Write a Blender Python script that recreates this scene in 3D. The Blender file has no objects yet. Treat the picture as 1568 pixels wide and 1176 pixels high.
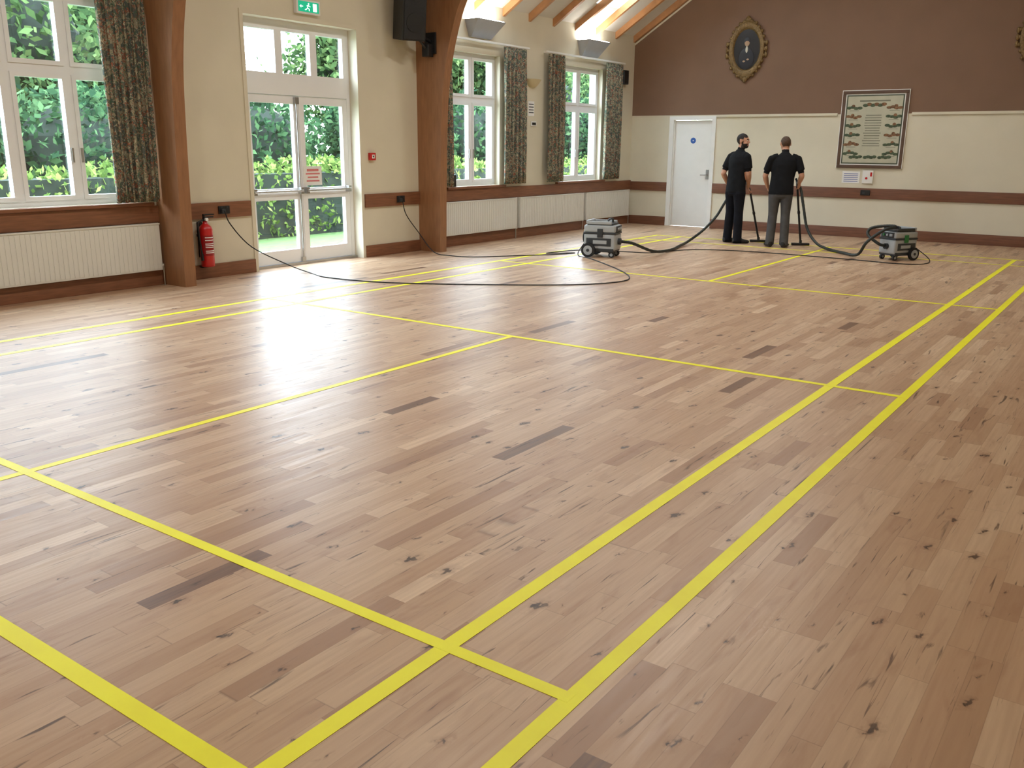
import bpy, bmesh, math, random
import numpy as np
from mathutils import Matrix, Vector
random.seed(7); rng=np.random.default_rng(7)
scene=bpy.context.scene
scene.view_settings.view_transform='Standard'

# ------------------------------------------------------------------ helpers
def lin(r,g,b):
    def f(c):
        c/=255.
        return c/12.92 if c<=.04045 else ((c+.055)/1.055)**2.4
    return (f(r),f(g),f(b),1)
def mat(name,rgb,rough=.6,metal=0,spec=.5,noise=0,nscale=8,bump=0,bscale=60,emit=None,estr=1,coat=0,stretch=None):
    m=bpy.data.materials.new(name); m.use_nodes=True; nt=m.node_tree; b=nt.nodes['Principled BSDF']
    c=lin(*rgb)
    b.inputs['Base Color'].default_value=c; b.inputs['Roughness'].default_value=rough
    b.inputs['Metallic'].default_value=metal; b.inputs['Specular IOR Level'].default_value=spec
    b.inputs['Coat Weight'].default_value=coat
    if noise or bump:
        tc=nt.nodes.new('ShaderNodeTexCoord'); mp=nt.nodes.new('ShaderNodeMapping')
        nt.links.new(tc.outputs['Object'],mp.inputs[0])
        if stretch: mp.inputs['Scale'].default_value=stretch
    if noise:
        n=nt.nodes.new('ShaderNodeTexNoise'); n.inputs['Scale'].default_value=nscale; n.inputs['Detail'].default_value=5
        nt.links.new(mp.outputs[0],n.inputs['Vector'])
        r=nt.nodes.new('ShaderNodeValToRGB'); e=r.color_ramp.elements
        e[0].position=.3; e[1].position=.7
        e[0].color=(c[0]*(1-noise),c[1]*(1-noise),c[2]*(1-noise),1); e[1].color=(min(1,c[0]*(1+noise)),min(1,c[1]*(1+noise)),min(1,c[2]*(1+noise)),1)
        nt.links.new(n.outputs[0],r.inputs[0]); nt.links.new(r.outputs[0],b.inputs['Base Color'])
    if bump:
        n=nt.nodes.new('ShaderNodeTexNoise'); n.inputs['Scale'].default_value=bscale
        nt.links.new(mp.outputs[0],n.inputs['Vector'])
        bp=nt.nodes.new('ShaderNodeBump'); bp.inputs['Strength'].default_value=bump; bp.inputs['Distance'].default_value=.01
        nt.links.new(n.outputs[0],bp.inputs['Height']); nt.links.new(bp.outputs[0],b.inputs['Normal'])
    if emit:
        b.inputs['Emission Color'].default_value=lin(*emit); b.inputs['Emission Strength'].default_value=estr
    return m

class MB:
    def __init__(s): s.v=[]; s.f=[]; s.m=[]; s.sm=[]
    def add(s,vs,fs,mi=0,smooth=False):
        o=len(s.v); s.v.extend([tuple(p) for p in vs]); s.f.extend([tuple(o+i for i in f) for f in fs])
        s.m.extend([mi]*len(fs)); s.sm.extend([smooth]*len(fs))
    def box(s,x0,x1,y0,y1,z0,z1,mi=0,bev=0,M=None):
        if x0>x1:x0,x1=x1,x0
        if y0>y1:y0,y1=y1,y0
        if bev:
            bm=bmesh.new(); bmesh.ops.create_cube(bm,size=1)
            for v in bm.verts: v.co=Vector((x0+(v.co.x+.5)*(x1-x0),y0+(v.co.y+.5)*(y1-y0),z0+(v.co.z+.5)*(z1-z0)))
            bmesh.ops.bevel(bm,geom=bm.edges[:]+bm.verts[:],offset=bev,segments=3,profile=.6,affect='EDGES')
            s.addbm(bm,mi,M,True); return
        vs=[(x0,y0,z0),(x1,y0,z0),(x1,y1,z0),(x0,y1,z0),(x0,y0,z1),(x1,y0,z1),(x1,y1,z1),(x0,y1,z1)]
        if M: vs=[M@Vector(p) for p in vs]
        s.add(vs,[(0,3,2,1),(4,5,6,7),(0,1,5,4),(1,2,6,5),(2,3,7,6),(3,0,4,7)],mi)
    def addbm(s,bm,mi,M=None,smooth=False):
        bm.verts.index_update()
        vs=[(M@v.co if M else v.co.copy()) for v in bm.verts]
        s.add(vs,[[v.index for v in f.verts] for f in bm.faces],mi,smooth); bm.free()
    def cyl(s,a,b,r,mi=0,n=20,r2=None,smooth=True):
        a=Vector(a); b=Vector(b); r2=r if r2 is None else r2
        t=(b-a).normalized(); u=t.orthogonal().normalized(); w=t.cross(u)
        vs=[]
        for c,rr in((a,r),(b,r2)):
            for i in range(n):
                an=2*math.pi*i/n; vs.append(c+rr*(math.cos(an)*u+math.sin(an)*w))
        s.add(vs,[(i,(i+1)%n,n+(i+1)%n,n+i) for i in range(n)],mi,smooth)
        s.add(vs[:n],[tuple(range(n))[::-1]],mi); s.add(vs[n:],[tuple(range(n))],mi)
    def sph(s,c,r,mi=0,seg=16,ring=10,M=None):
        rx,ry,rz=(r,r,r) if not hasattr(r,'__len__') else r
        vs=[];fs=[]
        for j in range(1,ring):
            th=math.pi*j/ring
            for i in range(seg):
                ph=2*math.pi*i/seg
                p=Vector((rx*math.sin(th)*math.cos(ph),ry*math.sin(th)*math.sin(ph),rz*math.cos(th)))
                if M: p=M@p
                vs.append(p+Vector(c))
        t=Vector((0,0,rz)); bt=Vector((0,0,-rz))
        if M: t=M@t; bt=M@bt
        vs+= [t+Vector(c),bt+Vector(c)]; T=len(vs)-2; B=T+1
        for i in range(seg):
            k=(i+1)%seg
            fs.append((T,i,k)); fs.append((B,(ring-2)*seg+k,(ring-2)*seg+i))
            for j in range(ring-2): fs.append((j*seg+i,(j+1)*seg+i,(j+1)*seg+k,j*seg+k))
        s.add(vs,fs,mi,True)
    def loft(s,rings,mi=0,n=16,side=(1,0,0)):
        cs=[Vector(r[0]) for r in rings]; side=Vector(side); vs=[];fs=[]
        for k,r in enumerate(rings):
            t=(cs[min(k+1,len(cs)-1)]-cs[max(k-1,0)]).normalized()
            A=side-side.dot(t)*t
            if A.length<.1: A=t.orthogonal()
            A.normalize(); B=t.cross(A)
            for i in range(n):
                a=2*math.pi*i/n; vs.append(cs[k]+r[1]*math.cos(a)*A+r[2]*math.sin(a)*B)
        for k in range(len(rings)-1):
            for i in range(n): fs.append((k*n+i,k*n+(i+1)%n,(k+1)*n+(i+1)%n,(k+1)*n+i))
        fs.append(tuple(range(n))[::-1]); L=(len(rings)-1)*n; fs.append(tuple(range(L,L+n)))
        s.add(vs,fs,mi,True)
    def tube(s,pts,r,mi=0,n=8,res=8):
        P=catmull(pts,res); s.loft([(p,r,r) for p in P],mi,n,side=(.31,.17,.93))
    def build(s,name,mats,loc=None,rot=None,parent=None):
        me=bpy.data.meshes.new(name); me.from_pydata(s.v,[],s.f)
        for m in mats: me.materials.append(m)
        me.polygons.foreach_set('material_index',s.m); me.polygons.foreach_set('use_smooth',s.sm); me.update()
        o=bpy.data.objects.new(name,me); scene.collection.objects.link(o)
        if loc: o.location=loc
        if rot: o.rotation_euler=rot
        if parent: o.parent=parent
        return o
def catmull(pts,res=8):
    P=[Vector(p) for p in pts]; P=[2*P[0]-P[1]]+P+[2*P[-1]-P[-2]]; out=[]
    for i in range(1,len(P)-2):
        for k in range(res):
            t=k/res; a,b,c,d=P[i-1:i+3]
            out.append(.5*((2*b)+(c-a)*t+(2*a-5*b+4*c-d)*t*t+(3*b-a-3*c+d)*t**3))
    out.append(P[-2]); return out

# ------------------------------------------------------------------ materials
M_wall=mat('cream_paint',(216,209,188),.75,noise=.03,nscale=2,bump=.05,bscale=40)
M_white=mat('white_gloss_paint',(232,232,228),.35,noise=.02,nscale=5)
M_pvc=mat('white_window_frame',(236,238,240),.3,noise=.01,nscale=4)
M_rad=mat('radiator_white',(222,221,214),.4,noise=.02,nscale=4)
M_brown=mat('brown_wall_paint',(126,98,79),.8,noise=.04,nscale=2,bump=.05,bscale=50)
M_ceil=mat('ceiling_white',(215,212,204),.8,noise=.02,nscale=3)
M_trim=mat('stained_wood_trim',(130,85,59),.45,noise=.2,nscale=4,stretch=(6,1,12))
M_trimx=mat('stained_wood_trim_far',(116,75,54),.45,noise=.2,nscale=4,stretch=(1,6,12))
M_glu=mat('glulam_wood',(148,104,71),.42,noise=.14,nscale=5,stretch=(5,5,.8),coat=.15)
M_raft=mat('rafter_wood',(186,134,88),.5,noise=.2,nscale=5,stretch=(1,8,1))
M_black=mat('black_plastic',(24,24,26),.45,noise=.1,nscale=10)
M_rubber=mat('black_rubber',(20,20,21),.6,noise=.1,nscale=20)
M_grey=mat('vacuum_light_grey',(166,170,172),.4,noise=.04,nscale=6)
M_dgrey=mat('vacuum_dark_grey',(46,50,54),.45,noise=.08,nscale=8)
M_green=mat('vacuum_green',(40,120,60),.4,noise=.05,nscale=8)
M_red=mat('extinguisher_red',(190,22,24),.3,noise=.05,nscale=5,coat=.4)
M_paper=mat('paper',(235,235,232),.7,noise=.02,nscale=5)
M_chrome=mat('brushed_metal',(180,180,178),.3,metal=1,noise=.05,nscale=20)
M_skin=mat('skin',(196,146,120),.55,noise=.06,nscale=20)
M_lip=mat('lips',(160,96,86),.5,noise=.05)
M_hair1=mat('dark_hair',(30,23,20),.7,noise=.3,nscale=60,bump=.5,bscale=150)
M_hair2=mat('brown_hair',(78,58,44),.7,noise=.3,nscale=60,bump=.4,bscale=150)
M_shirt=mat('black_tshirt',(24,25,28),.9,spec=.2,noise=.15,nscale=12,bump=.5,bscale=14)
M_tr1=mat('dark_trousers',(22,23,30),.9,spec=.2,noise=.15,nscale=12,bump=.6,bscale=14)
M_tr2=mat('grey_trousers',(80,79,80),.9,spec=.2,noise=.12,nscale=12,bump=.6,bscale=14)
M_boot=mat('black_boot',(22,21,21),.5,noise=.1,nscale=20)
M_eye=mat('eye_white',(225,222,216),.3,noise=.01)
M_gold=mat('antique_gold',(120,96,58),.45,metal=.4,noise=.35,nscale=40,bump=.6,bscale=60)
M_yellow=mat('court_tape_yellow',(255,250,24),.45,noise=.05,nscale=6)

def floor_mat():
    m=bpy.data.materials.new('oak_plank_floor'); m.use_nodes=True; nt=m.node_tree; N=nt.nodes; L=nt.links; b=N['Principled BSDF']
    def math_(op,a,b_=None,c=None):
        n=N.new('ShaderNodeMath'); n.operation=op
        for i,x in enumerate((a,b_,c)):
            if x is None: continue
            if isinstance(x,(int,float)): n.inputs[i].default_value=x
            else: L.new(x,n.inputs[i])
        return n.outputs[0]
    tc=N.new('ShaderNodeTexCoord'); sp=N.new('ShaderNodeSeparateXYZ'); L.new(tc.outputs['Object'],sp.inputs[0])
    X,Y=sp.outputs[0],sp.outputs[1]
    xs=math_('DIVIDE',X,.082); row=math_('FLOOR',xs); fx=math_('FRACT',xs)
    w1=N.new('ShaderNodeTexWhiteNoise'); w1.noise_dimensions='1D'; L.new(row,w1.inputs['W'])
    w2=N.new('ShaderNodeTexWhiteNoise'); w2.noise_dimensions='1D'; L.new(math_('ADD',row,77.3),w2.inputs['W'])
    ln=math_('ADD',math_('MULTIPLY',w2.outputs[0],.3),.42)
    wob=N.new('ShaderNodeTexNoise'); wob.noise_dimensions='2D'; wob.inputs['Scale'].default_value=1; wob.inputs['Detail'].default_value=0
    cw=N.new('ShaderNodeCombineXYZ'); L.new(math_('MULTIPLY',row,13.7),cw.inputs[0]); L.new(math_('MULTIPLY',Y,.9),cw.inputs[1]); L.new(cw.outputs[0],wob.inputs['Vector'])
    ys=math_('ADD',math_('ADD',math_('DIVIDE',Y,ln),math_('MULTIPLY',w1.outputs[0],9.7)),math_('MULTIPLY',wob.outputs[0],1.6)); seg=math_('FLOOR',ys); fy=math_('FRACT',ys)
    cb=N.new('ShaderNodeCombineXYZ'); L.new(row,cb.inputs[0]); L.new(seg,cb.inputs[1])
    wn=N.new('ShaderNodeTexWhiteNoise'); wn.noise_dimensions='3D'; L.new(cb.outputs[0],wn.inputs['Vector'])
    rp=N.new('ShaderNodeValToRGB'); L.new(wn.outputs[0],rp.inputs[0]); el=rp.color_ramp.elements
    cols=[(0,(110,80,60)),(.008,(118,86,66)),(.012,(166,130,102)),(.08,(182,147,116)),(.3,(193,160,129)),(.55,(201,170,139)),(.78,(208,179,148)),(.9,(188,153,122)),(1,(222,195,165))]
    el[0].position=0; el[0].color=lin(*cols[0][1]); el[1].position=1; el[1].color=lin(*cols[-1][1])
    for p,c in cols[1:-1]: e=el.new(p); e.color=lin(*c)
    def noise(sx,sy,scale,detail=4,off=True,dist=0,add=0):
        cv=N.new('ShaderNodeCombineXYZ'); L.new(math_('MULTIPLY',X,sx),cv.inputs[0]); L.new(math_('ADD',math_('MULTIPLY',Y,sy),add),cv.inputs[1])
        if off: L.new(math_('MULTIPLY',wn.outputs[0],40),cv.inputs[2])
        n=N.new('ShaderNodeTexNoise'); n.inputs['Scale'].default_value=scale; n.inputs['Detail'].default_value=detail; n.inputs['Distortion'].default_value=dist
        L.new(cv.outputs[0],n.inputs['Vector']); return n.outputs[0]
    def ramp(x,lo,hi,a=0,b_=1):
        n=N.new('ShaderNodeMapRange'); n.inputs[3].default_value=a; n.inputs[4].default_value=b_
        for i,q in ((1,lo),(2,hi)):
            if isinstance(q,(int,float)): n.inputs[i].default_value=q
            else: L.new(q,n.inputs[i])
        L.new(x,n.inputs[0]); return n.outputs[0]
    def mix(fac,a,c,mode='MIX'):
        n=N.new('ShaderNodeMix'); n.data_type='RGBA'; n.blend_type=mode
        if isinstance(fac,(int,float)): n.inputs[0].default_value=fac
        else: L.new(fac,n.inputs[0])
        for i,x in ((6,a),(7,c)):
            if isinstance(x,tuple): n.inputs[i].default_value=x
            else: L.new(x,n.inputs[i])
        return n.outputs[2]
    g=noise(60,3,1,4)
    col=mix(ramp(g,.35,.7,0,.35),rp.outputs[0],lin(166,128,99),'MIX')
    big=noise(8,2.0,1,4,True,1.5)
    col=mix(ramp(big,.56,.78,0,.45),col,lin(148,104,77))
    st=noise(20,1.8,1,4,True,1.6)
    col=mix(ramp(st,.655,.73,0,.85),col,lin(74,50,38))
    st2=noise(52,2.6,1,3,True,1.4,31)
    col=mix(ramp(st2,.67,.73,0,.75),col,lin(80,54,41))
    st3=noise(90,1.4,1,2,True,.6,77)
    col=mix(ramp(st3,.72,.76,0,.8),col,lin(56,40,33))
    dn=noise(34,26,1,4,False)
    cv=N.new('ShaderNodeCombineXYZ'); L.new(math_('ADD',math_('MULTIPLY',X,6.5),math_('MULTIPLY',dn,.5)),cv.inputs[0]); L.new(math_('ADD',math_('MULTIPLY',Y,3.0),math_('MULTIPLY',dn,.35)),cv.inputs[1])
    vo=N.new('ShaderNodeTexVoronoi'); vo.voronoi_dimensions='2D'; vo.inputs['Scale'].default_value=1; L.new(cv.outputs[0],vo.inputs['Vector'])
    wk=N.new('ShaderNodeSeparateColor'); L.new(vo.outputs['Color'],wk.inputs[0])
    rad=math_('MULTIPLY',math_('POWER',wk.outputs[1],2.6),.075)
    sel=ramp(wk.outputs[0],.4,.42,0,1)
    kn=math_('MULTIPLY',ramp(vo.outputs['Distance'],rad,math_('ADD',rad,.035),1,0),sel)
    halo=math_('MULTIPLY',ramp(vo.outputs['Distance'],rad,math_('ADD',math_('MULTIPLY',rad,2.4),.08),1,0),sel)
    col=mix(math_('MULTIPLY',halo,.4),col,lin(132,92,68))
    col=mix(math_('MULTIPLY',kn,math_('ADD',math_('MULTIPLY',dn,.9),.35)),col,lin(50,35,28))
    ex=math_('MINIMUM',fx,math_('SUBTRACT',1,fx)); ey=math_('MINIMUM',fy,math_('SUBTRACT',1,fy))
    jx=ramp(ex,.0,.02,.3,0); jy=ramp(ey,0,.004,.4,0)
    col=mix(math_('MAXIMUM',jx,jy),col,lin(86,59,44))
    L.new(col,b.inputs['Base Color'])
    rr=N.new('ShaderNodeMapRange'); rr.inputs[1].default_value=.3; rr.inputs[2].default_value=.7; rr.inputs[3].default_value=.33; rr.inputs[4].default_value=.43
    L.new(g,rr.inputs[0]); L.new(rr.outputs[0],b.inputs['Roughness'])
    b.inputs['Specular IOR Level'].default_value=.6
    bp=N.new('ShaderNodeBump'); bp.inputs['Strength'].default_value=.1; bp.inputs['Distance'].default_value=.002
    L.new(math_('SUBTRACT',math_('ADD',g,math_('MULTIPLY',wn.outputs[0],.5)),math_('MAXIMUM',jx,jy)),bp.inputs['Height']); L.new(bp.outputs[0],b.inputs['Normal'])
    return m
M_floor=floor_mat()

def glass_mat():
    m=bpy.data.materials.new('window_glass'); m.use_nodes=True; nt=m.node_tree; nt.nodes.clear()
    o=nt.nodes.new('ShaderNodeOutputMaterial'); mx=nt.nodes.new('ShaderNodeMixShader'); t=nt.nodes.new('ShaderNodeBsdfTransparent'); g=nt.nodes.new('ShaderNodeBsdfGlossy')
    g.inputs['Roughness'].default_value=.02; mx.inputs[0].default_value=.05; t.inputs[0].default_value=(.96,.98,.97,1)
    nt.links.new(t.outputs[0],mx.inputs[1]); nt.links.new(g.outputs[0],mx.inputs[2]); nt.links.new(mx.outputs[0],o.inputs[0]); return m
M_glass=glass_mat()

def curtain_mat():
    m=bpy.data.materials.new('floral_curtain_fabric'); m.use_nodes=True; nt=m.node_tree; N=nt.nodes; L=nt.links; b=N['Principled BSDF']
    tc=N.new('ShaderNodeTexCoord'); 
    def layer(scale,dist,lo,hi,col,prev):
        mp=N.new('ShaderNodeMapping'); mp.inputs['Location'].default_value=(scale*3.1,1.7*scale,scale); L.new(tc.outputs['Object'],mp.inputs[0])
        n=N.new('ShaderNodeTexNoise'); n.inputs['Scale'].default_value=scale; n.inputs['Detail'].default_value=2; n.inputs['Distortion'].default_value=dist; L.new(mp.outputs[0],n.inputs['Vector'])
        r=N.new('ShaderNodeMapRange'); r.inputs[1].default_value=lo; r.inputs[2].default_value=hi; L.new(n.outputs[0],r.inputs[0])
        x=N.new('ShaderNodeMix'); x.data_type='RGBA'; L.new(r.outputs[0],x.inputs[0])
        if isinstance(prev,tuple): x.inputs[6].default_value=prev
        else: L.new(prev,x.inputs[6])
        x.inputs[7].default_value=col; return x.outputs[2]
    c=layer(11,1.5,.49,.53,lin(150,144,122),lin(92,98,92))
    c=layer(15,2.5,.56,.59,lin(150,98,80),c)
    c=layer(20,2.,.57,.61,lin(84,106,88),c)
    c=layer(26,2.,.6,.63,lin(184,176,152),c)
    L.new(c,b.inputs['Base Color']); b.inputs['Roughness'].default_value=.9; b.inputs['Specular IOR Level'].default_value=.1
    return m
M_curt=curtain_mat()

def leaf_mat(name,c1,c2,c3):
    m=bpy.data.materials.new(name); m.use_nodes=True; nt=m.node_tree; N=nt.nodes; L=nt.links; N.clear()
    o=N.new('ShaderNodeOutputMaterial'); ge=N.new('ShaderNodeNewGeometry'); r=N.new('ShaderNodeValToRGB'); L.new(ge.outputs['Random Per Island'],r.inputs[0])
    r.color_ramp.elements[0].color=lin(*c1); r.color_ramp.elements[1].color=lin(*c3); e=r.color_ramp.elements.new(.5); e.color=lin(*c2)
    d=N.new('ShaderNodeBsdfDiffuse'); t=N.new('ShaderNodeBsdfTranslucent'); mx=N.new('ShaderNodeMixShader'); mx.inputs[0].default_value=.35
    L.new(r.outputs[0],d.inputs[0]); L.new(r.outputs[0],t.inputs[0]); L.new(d.outputs[0],mx.inputs[1]); L.new(t.outputs[0],mx.inputs[2]); L.new(mx.outputs[0],o.inputs[0]); return m
M_leafT=leaf_mat('tree_leaves',(36,52,34),(62,84,50),(106,126,78))
M_leafH=leaf_mat('hedge_leaves',(58,76,38),(90,112,55),(134,148,82))
M_leafS=leaf_mat('shrub_leaves',(30,48,36),(50,76,50),(88,116,78))
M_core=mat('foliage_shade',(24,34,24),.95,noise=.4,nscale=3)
M_bark=mat('bark',(66,54,46),.9,noise=.3,nscale=12,bump=.6,bscale=20)
M_grass=mat('lawn_grass',(72,96,45),.95,noise=.3,nscale=14,bump=.4,bscale=80)
M_pave=mat('paving_slab',(112,108,102),.85,noise=.12,nscale=6)

# ------------------------------------------------------------------ room constants
XL,XR,Y0,YF=-8.9,0.4,-1.5,16.5
XC=(XL+XR)/2; ZE=3.6; SL=.65; ZR=ZE+SL*(XC-XL); TH=.28
def roofz(x): return ZE+SL*(x-XL) if x<XC else ZE+SL*(XR-x)

mb=MB(); mb.box(XL-TH,XR+TH,Y0-.2,YF+.2,-.1,0); mb.build('floor',[M_floor])

WIN_L=[(3.18,5.58,.90,2.92),(10.78,12.04,.90,2.88),(13.84,15.28,.90,2.9)]
DOOR=(7.07,8.87,0,2.96)
def side_wall(name,xa,xb,ops):
    mb=MB(); ops=sorted(ops); y=Y0-.2
    for (a,b,c,d) in ops:
        mb.box(xa,xb,y,a,0,ZE); 
        if c>0: mb.box(xa,xb,a,b,0,c)
        mb.box(xa,xb,a,b,d,ZE); y=b
    mb.box(xa,xb,y,YF+.2,0,ZE); return mb.build(name,[M_wall])
side_wall('wall_left',XL-TH,XL,WIN_L+[DOOR])
side_wall('wall_right',XR,XR+TH,[])

def gable(mb,y0,y1,z0,mi,x0=XL-TH,x1=XR+TH):
    xs=[(x0,z0),(x1,z0),(x1,ZE+.05),(XR,ZE+.08),(XC,ZR+.1),(XL,ZE+.08),(x0,ZE+.05)]
    vs=[(x,y0,z) for x,z in xs]+[(x,y1,z) for x,z in xs]; n=len(xs)
    mb.add(vs,[tuple(range(n)),tuple(range(2*n-1,n-1,-1))]+[(i,n+i,n+(i+1)%n,(i+1)%n) for i in range(n)],mi)
ZB=2.09; DX0,DX1=-7.97,-7.17
mb=MB()
gable(mb,YF,YF+.2,ZB,1,XL,XR)
mb.box(XL,DX0,YF,YF+.2,0,ZB,0); mb.box(DX1,XR,YF,YF+.2,0,ZB,0); mb.box(DX0,DX1,YF,YF+.2,2.02,ZB,0)
mb.build('wall_far',[M_wall,M_brown])
mb=MB(); gable(mb,Y0-.2,Y0,0,0,XL,XR); mb.build('wall_near',[M_wall])

SKY=[(10.95,11.75),(14.2,15.0)]; SX0,SX1=-8.45,-7.3
mb=MB()
def slab(xa,xb,ya,yb,t=.18):
    za,zb=roofz(xa),roofz(xb) if xb!=XC else ZR
    vs=[(xa,ya,za),(xb,ya,zb),(xb,yb,zb),(xa,yb,za)]; vs+=[(a,b,c+t) for a,b,c in vs]
    mb.add(vs,[(0,1,2,3),(7,6,5,4),(0,4,5,1),(1,5,6,2),(2,6,7,3),(3,7,4,0)])
slab(XL,SX0,Y0-.2,YF+.2)
y=Y0-.2
for a,b in SKY: slab(SX0,SX1,y,a); y=b
slab(SX0,SX1,y,YF+.2); slab(SX1,XC,Y0-.2,YF+.2); 
vs=[(XC,Y0-.2,ZR),(XR,Y0-.2,ZE),(XR,YF+.2,ZE),(XC,YF+.2,ZR)]; vs+=[(a,b,c+.18) for a,b,c in vs]
mb.add(vs,[(0,1,2,3),(7,6,5,4),(0,4,5,1),(1,5,6,2),(2,6,7,3),(3,7,4,0)])
mb.build('ceiling',[M_ceil])
mb=MB()
def rafter(y,w=.065,d=.2,side=0):
    for (xa,xb) in ((XL+.001,XC),(XR-.001,XC)):
        za,zb=roofz(xa),ZR
        vs=[]
        for yy in (y-w/2,y+w/2): vs+=[(xa,yy,za-d*.6),(xb,yy,zb-d),(xb,yy,zb),(xa,yy,za)]
        mb.add(vs,[(0,1,2,3),(7,6,5,4),(0,4,5,1),(1,5,6,2),(2,6,7,3),(3,7,4,0)])
for i in range(29):
    y=YF-.04-.72*i
    if y<Y0: break
    rafter(y)
mb.build('roof_rafters',[M_raft])

def arch(yc):
    mb=MB(); t=.07
    O=[(XL,0),(XL,1.),(XL,2.),(XL,2.6),(XL,2.95),(-8.78,3.35),(-8.5,3.72),(-7.9,4.12),(-6.5,5.02),(XC,ZR-.14)]
    I=[(-8.5,0),(-8.48,1.),(-8.44,2.),(-8.38,2.5),(-8.27,2.95),(-8.1,3.38),(-7.84,3.7),(-7.3,4.12),(-6.2,4.8),(XC,ZR-.6)]
    def half(O,I):
        n=len(O); vs=[]
        for (a,b) in zip(O,I):
            vs+=[(a[0],yc-t,a[1]),(b[0],yc-t,b[1]),(b[0],yc+t,b[1]),(a[0],yc+t,a[1])]
        fs=[(0,3,2,1),tuple(4*(n-1)+k for k in range(4))]
        for k in range(n-1):
            for j in range(4): fs.append((4*k+j,4*k+(j+1)%4,4*k+4+(j+1)%4,4*k+4+j))
        mb.add(vs,fs)
    def dens(L):
        P=catmull([(a,0,b) for a,b in L],5)
        return [(p.x,p.z) for p in P]
    O2,I2=dens(O),dens(I); O2=[(max(a,XL),min(b,roofz(max(a,XL))-.001)) for a,b in O2]
    half(O2,I2); half([(2*XC-a,b) for a,b in O2],[(2*XC-a,b) for a,b in I2])
    return mb.build('glulam_arch',[M_glu])
for y in (1.55,5.83,10.12): arch(y)

# ------------------------------------------------------------------ windows
def window(name,xa,y0,y1,z0,z1,cols,tz):
    mb=MB(); x0,x1=xa,xa+.07; f=.055
    mb.box(x0,x1,y0,y1,z0,z0+f); mb.box(x0,x1,y0,y1,z1-f,z1); mb.box(x0,x1,y0,y0+f,z0+f,z1-f); mb.box(x0,x1,y1-f,y1,z0+f,z1-f)
    mb.box(x0-.002,x1+.002,y0+f,y1-f,tz-.04,tz+.04)
    w=(y1-y0)/cols
    for i in range(1,cols): 
        yy=y0+w*i
        for a,b in ((z0+f,tz-.04),(tz+.04,z1-f)): mb.box(x0,x1,yy-.03,yy+.03,a,b)
    for i in range(cols):
        a=y0+w*i+(f if i==0 else .03); b=y0+w*(i+1)-(f if i==cols-1 else .03)
        for c,e in ((z0+f,tz-.04),(tz+.04,z1-f)):
            g=.042; xx0,xx1=x0+.012,x1+.015
            mb.box(xx0,xx1,a,b,c,c+g); mb.box(xx0,xx1,a,b,e-g,e); mb.box(xx0,xx1,a,a+g,c+g,e-g); mb.box(xx0,xx1,b-g,b,c+g,e-g)
            mb.box(x0+.03,x0+.036,a+g,b-g,c+g,e-g,1)
        hy=a+.02 if i%2 else b-.02
        mb.box(x1+.015,x1+.03,hy-.01,hy+.01,z0+.42,z0+.56,2)
    return mb.build(name,[M_pvc,M_glass,M_chrome])
for i,(a,b,c,d) in enumerate(WIN_L):
    window('window_%d'%(i+1),XL-.17,a,b,c,d,[4,2,2][i],2.2)
for i,(a,b) in enumerate(SKY):
    mb=MB()
    def bar(xa,xb,ya,yb,lo,hi,mi):
        za,zb=roofz(xa),roofz(xb)
        vs=[(xa,ya,za+lo),(xb,ya,zb+lo),(xb,yb,zb+lo),(xa,yb,za+lo),(xa,ya,za+hi),(xb,ya,zb+hi),(xb,yb,zb+hi),(xa,yb,za+hi)]
        mb.add(vs,[(0,3,2,1),(4,5,6,7),(0,1,5,4),(1,2,6,5),(2,3,7,6),(3,0,4,7)],mi)
    bar(SX0,SX1,a,a+.05,.19,.25,0); bar(SX0,SX1,b-.05,b,.19,.25,0); bar(SX0,SX0+.05,a+.05,b-.05,.19,.25,0); bar(SX1-.05,SX1,a+.05,b-.05,.19,.25,0)
    bar(SX0+.05,SX1-.05,a+.05,b-.05,.21,.216,1)
    mb.build('window_%d'%(4+i),[M_pvc,M_glass])

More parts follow.
